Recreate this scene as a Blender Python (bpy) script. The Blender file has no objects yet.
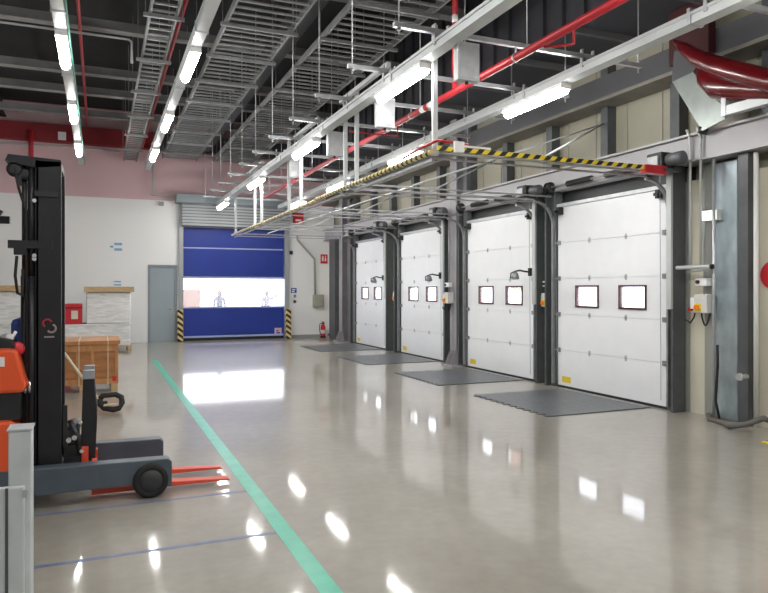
import bpy, bmesh, math, random
from mathutils import Vector, Matrix
random.seed(7)
C = bpy.context.scene.collection
PI = math.pi
# ---------------------------------------------------------------- survey helpers
H, FPX, HZ = 1.65, 670.0, 289.0
YAW = math.atan(284/670.0)
SA, CA = math.sin(YAW), math.cos(YAW)
def _r(x):
    t = (x-384)/FPX
    return SA+t*CA, CA-t*SA
def on_x(x, y, X):          # point of the vertical plane X seen in the survey photo
    a, b = _r(x); d = X/a
    return (X, d*b, H-(y-HZ)*d/FPX)
def on_y(x, y, Y):
    a, b = _r(x); d = Y/b
    return (d*a, Y, H-(y-HZ)*d/FPX)

# ---------------------------------------------------------------- materials
MATS = {}
def mat(name, col, rough=0.6, metal=0.0, var=0.0, scale=4.0, bump=0.0, bscale=30.0, emit=0.0, spec=0.5, coat=0.0, stretch=None):
    if name in MATS: return MATS[name]
    m = bpy.data.materials.new(name); m.use_nodes = True
    nt = m.node_tree; b = nt.nodes['Principled BSDF']
    b.inputs['Base Color'].default_value = (*col, 1)
    b.inputs['Roughness'].default_value = rough
    b.inputs['Metallic'].default_value = metal
    b.inputs['Specular IOR Level'].default_value = spec
    if coat: b.inputs['Coat Weight'].default_value = coat
    if emit:
        b.inputs['Emission Color'].default_value = (*col, 1)
        b.inputs['Emission Strength'].default_value = emit
    tc = nt.nodes.new('ShaderNodeTexCoord')
    vec = tc.outputs['Object']
    if stretch:
        mp = nt.nodes.new('ShaderNodeMapping'); mp.inputs['Scale'].default_value = stretch
        nt.links.new(vec, mp.inputs['Vector']); vec = mp.outputs['Vector']
    if var:
        n = nt.nodes.new('ShaderNodeTexNoise'); n.inputs['Scale'].default_value = scale
        n.inputs['Detail'].default_value = 6
        nt.links.new(vec, n.inputs['Vector'])
        r = nt.nodes.new('ShaderNodeMapRange')
        r.inputs['From Min'].default_value = .3; r.inputs['From Max'].default_value = .7
        r.inputs['To Min'].default_value = 1-var; r.inputs['To Max'].default_value = 1+var
        nt.links.new(n.outputs['Fac'], r.inputs['Value'])
        mx = nt.nodes.new('ShaderNodeVectorMath'); mx.operation = 'SCALE'
        mx.inputs[0].default_value = col
        nt.links.new(r.outputs['Result'], mx.inputs['Scale'])
        nt.links.new(mx.outputs['Vector'], b.inputs['Base Color'])
    if bump:
        n2 = nt.nodes.new('ShaderNodeTexNoise'); n2.inputs['Scale'].default_value = bscale
        nt.links.new(vec, n2.inputs['Vector'])
        bp = nt.nodes.new('ShaderNodeBump'); bp.inputs['Strength'].default_value = bump
        bp.inputs['Distance'].default_value = .02
        nt.links.new(n2.outputs['Fac'], bp.inputs['Height'])
        nt.links.new(bp.outputs['Normal'], b.inputs['Normal'])
    MATS[name] = m
    return m
def stripes(name, direction, freq, c1, c2, duty=.5, rough=.5):
    m = bpy.data.materials.new(name); m.use_nodes = True
    nt = m.node_tree; b = nt.nodes['Principled BSDF']; b.inputs['Roughness'].default_value = rough
    tc = nt.nodes.new('ShaderNodeTexCoord')
    dt = nt.nodes.new('ShaderNodeVectorMath'); dt.operation = 'DOT_PRODUCT'
    dt.inputs[1].default_value = [v*freq for v in direction]
    nt.links.new(tc.outputs['Object'], dt.inputs[0])
    fr = nt.nodes.new('ShaderNodeMath'); fr.operation = 'FRACT'; nt.links.new(dt.outputs['Value'], fr.inputs[0])
    gt = nt.nodes.new('ShaderNodeMath'); gt.operation = 'GREATER_THAN'; gt.inputs[1].default_value = duty
    nt.links.new(fr.outputs[0], gt.inputs[0])
    mx = nt.nodes.new('ShaderNodeMix'); mx.data_type = 'RGBA'
    mx.inputs[6].default_value = (*c1, 1); mx.inputs[7].default_value = (*c2, 1)
    nt.links.new(gt.outputs[0], mx.inputs[0]); nt.links.new(mx.outputs[2], b.inputs['Base Color'])
    return m

M = dict(
 door=mat('white door sheet', (.85,.87,.90), .35, var=.02, scale=3),
 doorframe=mat('dark grey frame steel', (.085,.092,.098), .45, .2, var=.15, scale=5),
 dark=mat('near black steel', (.018,.019,.022), .45, .1),
 black=mat('black rubber', (.012,.012,.013), .7),
 galv=mat('galvanised steel', (.50,.52,.54), .38, .55, var=.12, scale=9),
 galvd=mat('dull galvanised steel', (.30,.31,.32), .45, .5, var=.15, scale=9),
 ladder=mat('cable ladder steel', (.25,.26,.26), .5, .35, var=.15, scale=7),
 tray=mat('pale painted trunking', (.54,.565,.575), .4, .15, var=.05, scale=4),
 gsheet=mat('galvanised sheet', (.46,.55,.60), .3, .6, var=.22, scale=6, stretch=(1,1,.5)),
 beam=mat('grey painted girder', (.36,.355,.37), .5, .1, var=.06, scale=2),
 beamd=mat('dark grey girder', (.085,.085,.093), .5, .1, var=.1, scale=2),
 flange=mat('paler girder flange', (.17,.16,.14), .6, var=.15, scale=5),  # one even tone, paler than the dark girder
 column=mat('grey column steel', (.31,.30,.32), .5, .1, var=.1, scale=3),
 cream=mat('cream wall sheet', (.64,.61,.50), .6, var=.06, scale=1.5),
 white=mat('white wall paint', (.80,.80,.79), .6, var=.02, scale=2, bump=.05, bscale=40),
 red=mat('red pipe paint', (.42,.018,.028), .35),
 redd=mat('deep red duct paint', (.125,.005,.008), .25, coat=.4, var=.15, scale=3),
 redbox=mat('red box plastic', (.55,.02,.03), .4),
 orange=mat('orange red truck paint', (.80,.095,.02), .35, coat=.3),
 forkred=mat('red fork paint', (.72,.085,.045), .4),
 truckgrey=mat('slate grey truck paint', (.075,.098,.125), .4, var=.1, scale=6),
 mast=mat('black mast steel', (.012,.012,.016), .42, .1, var=.2, scale=4),
 chrome=mat('bright steel', (.75,.76,.78), .2, .9),
 blue=mat('blue door fabric', (.008,.034,.29), .45, var=.08, scale=1.5, bump=.08, bscale=3),
 bluestrip=mat('pale reinforcing strip', (.42,.48,.75), .4),
 seatblue=mat('blue seat cloth', (.03,.07,.28), .7),
 pdoor=mat('grey blue door paint', (.33,.39,.43), .45, var=.03, scale=2),
 pframe=mat('grey door frame paint', (.25,.29,.32), .5),
 shutter=mat('grey shutter metal', (.36,.38,.40), .4, .3, var=.05),
 skirt=mat('grey skirting paint', (.30,.32,.32), .5),
 wood=mat('raw timber', (.52,.36,.20), .7, var=.2, scale=8, stretch=(1,6,6)),
 crate=mat('brown plywood', (.42,.185,.068), .5, var=.22, scale=5, stretch=(.6,1,3)),
 crateb=mat('plywood batten', (.50,.24,.095), .5, var=.2, scale=7, stretch=(3,3,.6)),
 carton=mat('pale carton board', (.70,.62,.52), .7, var=.05),
 ctrl=mat('pale grey control box', (.66,.66,.64), .4),
 beige=mat('beige switch box', (.38,.37,.30), .5),
 yellow=mat('yellow plastic', (.80,.62,.02), .5),
 orangek=mat('orange switch knob', (.9,.22,.02), .4),
 whitep=mat('white plastic', (.85,.85,.85), .4),
 bluep=mat('blue label', (.03,.06,.35), .5),
 winframe=mat('dark window frame', (.075,.025,.028), .45),
 deck=mat('steel plate', (.135,.145,.155), .4, .35, var=.18, scale=14, bump=.1, bscale=80),
 skin=mat('skin', (.10,.06,.05), .6), hair=mat('dark hair', (.02,.015,.012), .7),
 cloth1=mat('blue grey work clothes', (.035,.043,.08), .8), cloth2=mat('pale work clothes', (.13,.13,.15), .8),
 green=mat('green floor paint', (.045,.44,.30), .28, var=.12, scale=6),
 bluel=mat('blue floor tape', (.13,.175,.31), .35, var=.15, scale=9),
 tube=mat('lit tube diffuser', (1.0,.985,.95), .5, emit=36.0),
 logoblue=mat('pale blue print', (.18,.42,.66), .5),
 pole=mat('pale handle', (.62,.52,.36), .6),
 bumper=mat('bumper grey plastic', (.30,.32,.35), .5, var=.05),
 postgrey=mat('galvanised guard steel', (.60,.64,.66), .45, .15, var=.12, scale=6),
 deckroof=mat('dark roof deck', (.022,.023,.025), .8, var=.2, scale=1),
 purlin=mat('grey purlin', (.26,.26,.26), .6, var=.15, scale=3),
 slab=mat('pale yard concrete', (.6,.6,.58), .8, var=.05),
)
M['hazY'] = stripes('hazard stripes along the bar', (0,1,.6), 7.5, (.06,.05,.03), (.68,.58,.26), .4)
M['hazX'] = stripes('hazard stripes along the rail', (1,.4,-1.0), 6.4, (.80,.62,.03), (.012,.012,.012))
M['hazPale'] = stripes('faded stripes along the bar', (0,1,.6), 3.6, (.40,.33,.18), (.66,.58,.36))
M['hazPost'] = stripes('hazard stripes on a post', (1,1,1.3), 4.2, (.78,.58,.24), (.02,.02,.02), .5)
M['strapred'] = stripes('red and white pipe bands', (0,0,1), 9, (.42,.02,.03), (.8,.7,.7))

def special(name):
    m = bpy.data.materials.new(name); m.use_nodes = True
    return m, m.node_tree, m.node_tree.nodes['Principled BSDF']
# polished concrete
m, nt, b = special('polished concrete')
tc = nt.nodes.new('ShaderNodeTexCoord')
n1 = nt.nodes.new('ShaderNodeTexNoise'); n1.inputs['Scale'].default_value = .55; n1.inputs['Detail'].default_value = 8; n1.inputs['Roughness'].default_value = .58
n2 = nt.nodes.new('ShaderNodeTexNoise'); n2.inputs['Scale'].default_value = 9; n2.inputs['Detail'].default_value = 8
n3 = nt.nodes.new('ShaderNodeTexNoise'); n3.inputs['Scale'].default_value = 1.6; n3.inputs['Detail'].default_value = 3
for n in (n1, n2, n3): nt.links.new(tc.outputs['Object'], n.inputs['Vector'])
ad = nt.nodes.new('ShaderNodeMath'); ad.operation = 'MULTIPLY_ADD'; ad.inputs[1].default_value = .3
nt.links.new(n2.outputs['Fac'], ad.inputs[0]); nt.links.new(n1.outputs['Fac'], ad.inputs[2])
cr = nt.nodes.new('ShaderNodeValToRGB')
cr.color_ramp.elements[0].position = .40; cr.color_ramp.elements[0].color = (.245,.222,.185,1)
cr.color_ramp.elements[1].position = .92; cr.color_ramp.elements[1].color = (.44,.415,.365,1)
nt.links.new(ad.outputs[0], cr.inputs['Fac']); nt.links.new(cr.outputs['Color'], b.inputs['Base Color'])
mr = nt.nodes.new('ShaderNodeMapRange'); mr.inputs['From Min'].default_value=.3; mr.inputs['From Max'].default_value=.7
mr.inputs['To Min'].default_value = .30; mr.inputs['To Max'].default_value = .42
nt.links.new(n1.outputs['Fac'], mr.inputs['Value']); nt.links.new(mr.outputs['Result'], b.inputs['Roughness'])
b.inputs['IOR'].default_value = 1.42; b.inputs['Coat Weight'].default_value = .75; b.inputs['Coat Roughness'].default_value = .062; b.inputs['Coat IOR'].default_value = 1.45
bp = nt.nodes.new('ShaderNodeBump'); bp.inputs['Strength'].default_value = .012; bp.inputs['Distance'].default_value = .05
nt.links.new(n3.outputs['Fac'], bp.inputs['Height']); M['floor'] = m
# back wall: white below, pink band above
m, nt, b = special('white and pink wall paint')
tc = nt.nodes.new('ShaderNodeTexCoord'); sx = nt.nodes.new('ShaderNodeSeparateXYZ'); nt.links.new(tc.outputs['Object'], sx.inputs[0])
gt = nt.nodes.new('ShaderNodeMath'); gt.operation = 'GREATER_THAN'; gt.inputs[1].default_value = 4.42
nt.links.new(sx.outputs['Z'], gt.inputs[0])
nz = nt.nodes.new('ShaderNodeTexNoise'); nz.inputs['Scale'].default_value = 1.2; nt.links.new(tc.outputs['Object'], nz.inputs['Vector'])
mxp = nt.nodes.new('ShaderNodeMix'); mxp.data_type='RGBA'; mxp.inputs[6].default_value=(.70,.47,.50,1); mxp.inputs[7].default_value=(.76,.53,.56,1)
nt.links.new(nz.outputs['Fac'], mxp.inputs[0])
mx = nt.nodes.new('ShaderNodeMix'); mx.data_type='RGBA'; mx.inputs[6].default_value=(.88,.88,.88,1)
nt.links.new(gt.outputs[0], mx.inputs[0]); nt.links.new(mxp.outputs[2], mx.inputs[7]); nt.links.new(mx.outputs[2], b.inputs['Base Color'])
b.inputs['Roughness'].default_value = .6
M['backwall'] = m
# glazing
def glazing(name, tint, haze):
    m = bpy.data.materials.new(name); m.use_nodes = True; nt = m.node_tree
    nt.nodes.remove(nt.nodes['Principled BSDF']); out = nt.nodes['Material Output']
    tr = nt.nodes.new('ShaderNodeBsdfTransparent'); tr.inputs['Color'].default_value = (*tint,1)
    tl = nt.nodes.new('ShaderNodeBsdfTranslucent'); tl.inputs['Color'].default_value = (.95,.95,.97,1)
    gl = nt.nodes.new('ShaderNodeBsdfGlossy'); gl.inputs['Roughness'].default_value = .08
    m1 = nt.nodes.new('ShaderNodeMixShader'); m1.inputs[0].default_value = haze
    nt.links.new(tr.outputs[0], m1.inputs[1]); nt.links.new(tl.outputs[0], m1.inputs[2])
    m2 = nt.nodes.new('ShaderNodeMixShader'); m2.inputs[0].default_value = .05
    nt.links.new(m1.outputs[0], m2.inputs[1]); nt.links.new(gl.outputs[0], m2.inputs[2])
    nt.links.new(m2.outputs[0], out.inputs['Surface'])
    return m
M['vinyl'] = glazing('clear door vinyl', (.97,.97,1), .07)
M['pane'] = glazing('window pane', (.96,.97,1), .15)
# stretch film over cartons
m, nt, b = special('stretch wrapped cartons')
tc = nt.nodes.new('ShaderNodeTexCoord'); mp = nt.nodes.new('ShaderNodeMapping'); mp.inputs['Scale'].default_value = (1.5,1.5,7)
nt.links.new(tc.outputs['Object'], mp.inputs[0])
nz = nt.nodes.new('ShaderNodeTexNoise'); nz.inputs['Scale'].default_value = 3; nz.inputs['Detail'].default_value = 7; nt.links.new(mp.outputs[0], nz.inputs['Vector'])
cr = nt.nodes.new('ShaderNodeValToRGB'); cr.color_ramp.elements[0].position=.35; cr.color_ramp.elements[0].color=(.68,.68,.67,1)
cr.color_ramp.elements[1].position=.65; cr.color_ramp.elements[1].color=(.86,.86,.86,1)
nt.links.new(nz.outputs['Fac'], cr.inputs[0]); nt.links.new(cr.outputs[0], b.inputs['Base Color'])
bp = nt.nodes.new('ShaderNodeBump'); bp.inputs['Strength'].default_value=.15; bp.inputs['Distance'].default_value=.03
nt.links.new(nz.outputs['Fac'], bp.inputs['Height']); nt.links.new(bp.outputs[0], b.inputs['Normal'])
b.inputs['Roughness'].default_value=.22
M['film'] = m

# ---------------------------------------------------------------- mesh builder
class MB:
    def __init__(s): s.bm = bmesh.new()
    def _quad(s, vs, faces):
        v = [s.bm.verts.new(p) for p in vs]
        for f in faces:
            try: s.bm.faces.new([v[i] for i in f])
            except ValueError: pass
        return v
    def box(s, x0, x1, y0, y1, z0, z1, bev=0.0, R=None):
        x0,x1=min(x0,x1),max(x0,x1); y0,y1=min(y0,y1),max(y0,y1); z0,z1=min(z0,z1),max(z0,z1)
        ps = [(x0,y0,z0),(x1,y0,z0),(x1,y1,z0),(x0,y1,z0),(x0,y0,z1),(x1,y0,z1),(x1,y1,z1),(x0,y1,z1)]
        if R: ps = [R @ Vector(p) for p in ps]
        v = s._quad(ps, [(3,2,1,0),(4,5,6,7),(0,1,5,4),(1,2,6,5),(2,3,7,6),(3,0,4,7)])
        if bev:
            es = list({e for q in v for e in q.link_edges})
            bmesh.ops.bevel(s.bm, geom=es, offset=bev, segments=2, affect='EDGES', profile=.5)
        return s
    def prism(s, poly, axis, a, b, bev=0.0):
        # poly: 2-D outline in the two other axes (x,y / x,z / y,z order), extruded along axis
        def P(u, v, w):
            return {'x':(w,u,v), 'y':(u,w,v), 'z':(u,v,w)}[axis]
        n = len(poly)
        A = [s.bm.verts.new(P(u,v,a)) for u,v in poly]; B = [s.bm.verts.new(P(u,v,b)) for u,v in poly]
        fs = [s.bm.faces.new(A), s.bm.faces.new(B[::-1])]
        for i in range(n): fs.append(s.bm.faces.new([A[i],B[i],B[(i+1)%n],A[(i+1)%n]]))
        bmesh.ops.recalc_face_normals(s.bm, faces=fs)
        if bev:
            es = list({e for q in A+B for e in q.link_edges})
            bmesh.ops.bevel(s.bm, geom=es, offset=bev, segments=2, affect='EDGES', profile=.5)
        return s
    def tube(s, pts, r, n=8, cap=True):
        pts = [Vector(p) for p in pts]; rr = r if isinstance(r,(list,tuple)) else [r]*len(pts)
        rings = []; up = None
        for i,p in enumerate(pts):
            if i == 0: t = pts[1]-p
            elif i == len(pts)-1: t = p-pts[i-1]
            else: t = (pts[i+1]-p).normalized()+(p-pts[i-1]).normalized()
            t.normalize()
            if up is None:
                up = Vector((0,0,1)) if abs(t.z)<.9 else Vector((1,0,0))
            a = t.cross(up)
            if a.length<1e-4: a = t.orthogonal()
            a.normalize(); bb = a.cross(t).normalized(); up = bb
            rings.append([s.bm.verts.new(p + a*math.cos(2*PI*k/n)*rr[i] + bb*math.sin(2*PI*k/n)*rr[i]) for k in range(n)])
        fs=[]
        for i in range(len(rings)-1):
            for k in range(n):
                f=s.bm.faces.new([rings[i][k],rings[i][(k+1)%n],rings[i+1][(k+1)%n],rings[i+1][k]]); f.smooth = n>5; fs.append(f)
        if cap: fs += [s.bm.faces.new(rings[0][::-1]), s.bm.faces.new(rings[-1])]
        bmesh.ops.recalc_face_normals(s.bm, faces=fs)
        return s
    def bar(s, p, q, w, h):            # rectangular bar between two points
        p,q = Vector(p),Vector(q); t=(q-p); L=t.length; t.normalize()
        up = Vector((0,0,1)) if abs(t.z)<.9 else Vector((0,1,0))
        a=t.cross(up).normalized(); b2=a.cross(t).normalized()
        R=Matrix(((a.x,t.x,b2.x,p.x),(a.y,t.y,b2.y,p.y),(a.z,t.z,b2.z,p.z),(0,0,0,1)))
        return s.box(-w/2,w/2,0,L,-h/2,h/2,R=R)
    def disc(s, c, axis, r, th, n=24):
        c=Vector(c); d={'x':Vector((1,0,0)),'y':Vector((0,1,0)),'z':Vector((0,0,1))}[axis]
        return s.tube([c-d*th/2, c+d*th/2], r, n)
    def lathe(s, c, prof, axis='z', n=20):
        c=Vector(c); rings=[]; fs=[]
        for r,z in prof:
            ring=[]
            for k in range(n):
                a=2*PI*k/n; u,v=r*math.cos(a), r*math.sin(a)
                ring.append(s.bm.verts.new(c+Vector({'z':(u,v,z),'x':(z,u,v),'y':(v,z,u)}[axis])))
            rings.append(ring)
        for i in range(len(rings)-1):
            for k in range(n):
                f=s.bm.faces.new([rings[i][k],rings[i][(k+1)%n],rings[i+1][(k+1)%n],rings[i+1][k]]); f.smooth=True; fs.append(f)
        fs += [s.bm.faces.new(rings[0][::-1]), s.bm.faces.new(rings[-1])]
        bmesh.ops.recalc_face_normals(s.bm, faces=fs)
        return s
def root_loc(o):
    v = Vector((0,0,0))
    while o: v += o.location; o = o.parent
    return v
def part(name, mb, m, parent, label=None):
    sh = root_loc(parent)
    bmesh.ops.translate(mb.bm, verts=mb.bm.verts, vec=-sh)
    me = bpy.data.meshes.new(name); mb.bm.to_mesh(me); mb.bm.free()
    o = bpy.data.objects.new(name, me); C.objects.link(o); o.parent = parent
    me.materials.append(M[m] if isinstance(m,str) else m)
    if label: o['label'] = label
    return o
def tag(o, label=None, cat=None, group=None, kind=None):
    if label: o['label']=label
    if cat: o['category']=cat
    if group: o['group']=group
    if kind: o['kind']=kind
    return o
def thing(name, label, cat, loc=(0,0,0), group=None, kind=None):
    o = bpy.data.objects.new(name, None); C.objects.link(o); o.location = loc; o.empty_display_size=.1
    return tag(o, label, cat, group, kind)
def solo(name, mb, m, label=None, cat=None, group=None, kind=None, origin=None):
    vs = [v.co for v in mb.bm.verts]
    if origin is None:
        lo=[min(v[i] for v in vs) for i in range(3)]; hi=[max(v[i] for v in vs) for i in range(3)]
        origin=((lo[0]+hi[0])/2,(lo[1]+hi[1])/2,lo[2])
    bmesh.ops.translate(mb.bm, verts=mb.bm.verts, vec=-Vector(origin))
    me = bpy.data.meshes.new(name); mb.bm.to_mesh(me); mb.bm.free()
    o = bpy.data.objects.new(name, me); C.objects.link(o); o.location = origin
    me.materials.append(M[m] if isinstance(m,str) else m)
    return tag(o,label,cat,group,kind)
def struct(name, mb, m, label=None):
    return solo(name, mb, m, label=label, kind='structure', origin=(0,0,0))
def dup(root, loc, label=None, rotz=None, name=None):
    def cp(o, par):
        c=o.copy(); C.objects.link(c)
        if par is not None: c.parent=par
        for ch in list(o.children): cp(ch, c)
        return c
    r=cp(root, None); r.location=loc
    if rotz is not None: r.rotation_euler=(0,0,rotz)
    if label: r['label']=label
    return r

# ================================================================ SETTING
WX = 7.30      # inner face of lower right wall
UX = 7.45      # inner face of upper right wall
BY = 22.0      # inner face of back wall
LX, FY, CZ = -9.0, -7.0, 7.1
struct('floor', MB().box(LX-.2, WX+.4, FY-.2, BY+.2, -.2, 0), 'floor')
struct('ceiling', MB().box(LX-.2, UX+.3, FY-.2, BY+.2, CZ, CZ+.2), 'deckroof')
struct('wall_left', MB().box(LX-.2, LX, FY, BY, 0, CZ), 'white')
struct('wall_front', MB().box(LX-.2, UX+.3, FY-.2, FY, 0, CZ), 'white')
DOORY = [17.83, 14.54, 11.145, 8.115]       # far to near
DW = 1.19
mb = MB(); edges=[(FY,)]
ys = [BY+.2]
for c in DOORY: ys += [c+DW+.02, c-DW-.02]
ys += [FY]
for i in range(0, len(ys), 2): mb.box(WX, WX+.25, ys[i+1], ys[i], 0, 3.1)
struct('wall_right', mb, 'cream')
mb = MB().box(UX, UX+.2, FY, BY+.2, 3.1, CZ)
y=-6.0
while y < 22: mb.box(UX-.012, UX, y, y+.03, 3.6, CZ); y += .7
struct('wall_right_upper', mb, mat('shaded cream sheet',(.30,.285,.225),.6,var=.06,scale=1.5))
# back wall with roll door and personnel door openings
bl = on_y(183,300,BY)[0]; br = on_y(284,300,BY)[0]; btop = on_y(183,225,BY)[2]-.06
pl = on_y(148.5,300,BY)[0]; pr = on_y(176.5,300,BY)[0]; ptop = on_y(160,265.5,BY)[2]
mb = MB()
mb.box(LX, pl, BY, BY+.2, 0, CZ); mb.box(pl, pr, BY, BY+.2, ptop, CZ); mb.box(pr, bl, BY, BY+.2, 0, CZ)
mb.box(bl, br, BY, BY+.2, btop, CZ); mb.box(br, UX+.2, BY, BY+.2, 0, CZ)
struct('wall_back', mb, 'backwall')
struct('baseboard_back', MB().box(br+.25, 7.0, BY-.03, BY, 0, .10), 'skirt')
# yard beyond the roll door
struct('floor_outside', MB().box(-4, 16, BY+.2, BY+16, -.2, 0), 'slab')
# lowered roof deck over the docks
mb = MB().box(6.1, UX+.1, FY, BY, 5.35, 5.45).box(6.05, 6.13, FY, BY, 5.3, CZ)
y = FY+.3
while y < BY: mb.box(5.99, 6.05, y, y+.08, 5.3, CZ); y += .45
struct('ceiling_lower', mb, mat('fascia dark', (.045,.046,.055), .6, var=.15, scale=2))
k = 1
def trim(mb, m):
    global k
    o = struct('trim_%d' % k, mb, m); k += 1; return o
y = FY+.6
while y < BY:                                   # joists under the lowered deck
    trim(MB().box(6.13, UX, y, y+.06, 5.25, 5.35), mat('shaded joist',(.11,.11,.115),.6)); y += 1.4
for y in (-4.6,-1.6,1.4,4.4,7.4,10.4,13.4,16.3,18.0,20.3):
    trim(MB().box(LX, 6.05, y, y+.14, 6.46, 6.62).box(LX,6.05,y-.04,y+.18,6.44,6.47), 'purlin')
for x in (-6.0, -2.6, 4.75):                     # deep roof girders along the hall
    trim(MB().box(x-.02, x+.02, FY, BY, 6.6, CZ).box(x-.12,x+.12,FY,BY,6.6,6.63), 'deckroof')
# red beam across top of back wall
trim(MB().box(LX, 1.5, BY-.30, BY-.02, 5.95, 6.45), mat('dark red beam paint',(.24,.014,.022),.5))
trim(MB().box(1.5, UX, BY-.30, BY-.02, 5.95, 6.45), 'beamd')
# girders on the dock wall
trim(MB().box(7.12, 7.40, FY, BY, 3.32, 3.66).box(7.06, 7.40, FY, BY, 3.64, 3.67).box(7.06,7.40,FY,BY,3.30,3.33), 'beam')
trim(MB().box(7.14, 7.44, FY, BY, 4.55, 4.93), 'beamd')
trim(MB().box(7.00, 7.44, FY, BY, 4.50, 4.55), 'flange')
y = 1.33
while y < BY:                                   # dark mullion posts on the upper wall
    trim(MB().box(7.28, 7.45, y-.08, y+.08, 3.66, 5.34), 'doorframe'); y += 1.4
# main steel columns with gusseted feet
for cy in (12.74, 20.1):
    mb = MB().box(7.02, 7.05, cy-.14, cy+.14, 0, 5.3).box(7.25,7.28,cy-.14,cy+.14,0,5.3).box(7.02,7.28,cy-.012,cy+.012,0,5.3)
    mb.box(6.86, 7.29, cy-.26, cy+.26, 0, .025)
    for dy in (-.11, 0, .11): mb.prism([(7.02,.025),(6.88,.025),(7.02,.36)], 'y', cy+dy-.008, cy+dy+.008)
    for dy in (-1,1): mb.prism([(cy+dy*.14,.025),(cy+dy*.25,.025),(cy+dy*.14,.32)], 'x', 7.05, 7.065)
    trim(mb, 'column')
trim(MB().box(7.06,7.30,20.75,21.35,0,3.3), 'doorframe')
trim(MB().box(7.22,7.30,19.26,19.75,0,3.3), 'dark')
ca=on_x(738,300,7.15)[1]; cb=on_x(748,300,7.15)[1]
trim(MB().box(7.15,7.29,cb,ca,0,3.30), 'doorframe')
# ================================================================ DOCK DOORS
def make_dock_door():
    t = thing('door_1','', 'door', (0,0,0), kind='structure')
    sh = .6; z0=.03
    for i in range(5):
        a, b = z0+i*sh, z0+(i+1)*sh-.005
        mb = MB()
        if i != 2:
            mb.box(0,.045,-DW,DW,a,b)
        else:
            ws=[-.80,-.27,.19,.72]; wz=(1.36,1.70)
            mb.box(0,.045,-DW,DW,a,wz[0]).box(0,.045,-DW,DW,wz[1],b)
            mb.box(0,.045,-DW,ws[0],*wz).box(0,.045,ws[1],ws[2],*wz).box(0,.045,ws[3],DW,*wz)
        mb.box(.03,.045,-DW,DW,b-.01,b+.014)
        part('door_panel', mb, 'door', t)
    for (a,b) in ((-.80,-.27),(.19,.72)):
        za, zb = 1.36, 1.70; e=.020
        mb=MB().box(-.018,.05,a-.01,a+e,za-.01,zb+.01).box(-.018,.05,b-e,b+.01,za-.01,zb+.01)
        mb.box(-.018,.05,a+e,b-e,za-.01,za+e).box(-.018,.05,a+e,b-e,zb-e,zb+.01)
        f=part('window_frame', mb, 'winframe', t)
        part('pane', MB().box(.015,.02,a+e-.005,b-e+.005,za+e-.005,zb-e+.005), 'pane', f)
    for i in range(1,5):
        z=z0+i*sh-.004
        for y in (-.40,.40):
            part('hinge', MB().box(-.006,0,y-.018,y+.018,z-.042,z+.042).tube([(-.010,y-.024,z),(-.010,y+.024,z)],.010,8), 'galv', t)
        for y in (-1.15,1.15):
            part('roller_bracket', MB().box(-.03,0,y-.03,y+.03,z-.035,z+.035).tube([(-.03,y,z),(-.03,y+(.10 if y>0 else -.10),z)],.012,8), 'galvd', t)
    part('bottom_seal', MB().box(-.01,.05,-DW,DW,0,.035), 'black', t)
    part('top_seal', MB().box(-.02,.05,-DW-.02,DW+.02,3.03,3.085), 'galv', t)
    part('sticker', MB().box(-.002,0,.86,1.08,.09,.19), 'yellow', t, 'yellow warning sticker')
    for s in (-1,1):
        y0=s*(DW+.01)
        mb=MB().box(-.02,.10,y0,y0+s*.20,0,3.3).box(-.12,-.02,y0+s*.16,y0+s*.20,0,3.3)
        part('frame_post', mb, 'doorframe', t)
        # vertical track with bend into two horizontal rails
        yt=s*(DW+.065)
        pts=[(-.05,yt,.05),(-.05,yt,2.72)]
        for q in range(1,7):
            a=q*PI/12; pts.append((-.05-.40*(1-math.cos(a)),yt,2.72+.40*math.sin(a)))
        mb=MB()
        for p,q in zip(pts[:-1],pts[1:]): mb.bar(p,q,.055,.03)
        part('vertical_track', mb, 'galvd', t)
        part('upper_rail', MB().box(-3.62,-.1,yt-.018,yt+.018,3.205,3.23), 'galvd', t)
        part('lower_rail', MB().box(-3.62,-.45,yt-.018,yt+.018,3.14,3.16), 'column', t)
        # black roller carriage at top corner
        part('top_carriage', MB().box(-.09,-.0,s*1.08-.03,s*1.08+.03,2.90,3.02).box(-.14,-.05,s*1.12-.02,s*1.12+.05,2.93,2.97), 'dark', t)
        part('cable_drum', MB().lathe((-.16,s*1.22,3.36),[(.03,-.06),(.09,-.05),(.09,-.03),(.075,-.02),(.075,.03),(.09,.04),(.09,.05),(.03,.06)],'y',16), 'dark', t)
        part('lift_cable', MB().tube([(-.06,s*1.13,.12),(-.10,s*1.15,3.3)],.004,5), 'galvd', t)
    part('cable_guard', MB().box(-.16,-.125,-DW-.21,-DW-.13,1.38,3.28).box(-.165,-.12,-DW-.215,-DW-.125,3.2,3.28), 'tray', t)
    part('torsion_shaft', MB().tube([(-.16,-1.4,3.36),(-.16,1.4,3.36)],.017,8), 'galvd', t)
    for a in (-.75,.15):
        mb=MB(); pts=[]
        for q in range(0,26*8+1): 
            an=q*2*PI/8; pts.append((-.16+.042*math.cos(an), a+q*.6/(26*8), 3.36+.042*math.sin(an)))
        mb.tube(pts,.007,4)
        part('torsion_spring', mb, 'dark', t)
    part('end_crossbar', MB().box(-3.66,-3.62,-DW-.09,DW+.09,3.11,3.145), 'galvd', t)
    return t
DX=7.15
d0 = make_dock_door()
dlab=['white sectional dock door farthest back, next to the hall corner',
      'white sectional dock door second from the back corner',
      'white sectional dock door second nearest, an orange glow in one window',
      'nearest and largest white sectional dock door, below the striped rail']
doors=[]
for i,c in enumerate(DOORY):
    if i==0: o=d0; o.location=(DX,c,0); o['label']=dlab[0]
    else:
        o=dup(d0,(DX,c,0),dlab[i])
    o.name='door_%d'%(i+1); o['group']='sectional dock doors'; doors.append(o)

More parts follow.
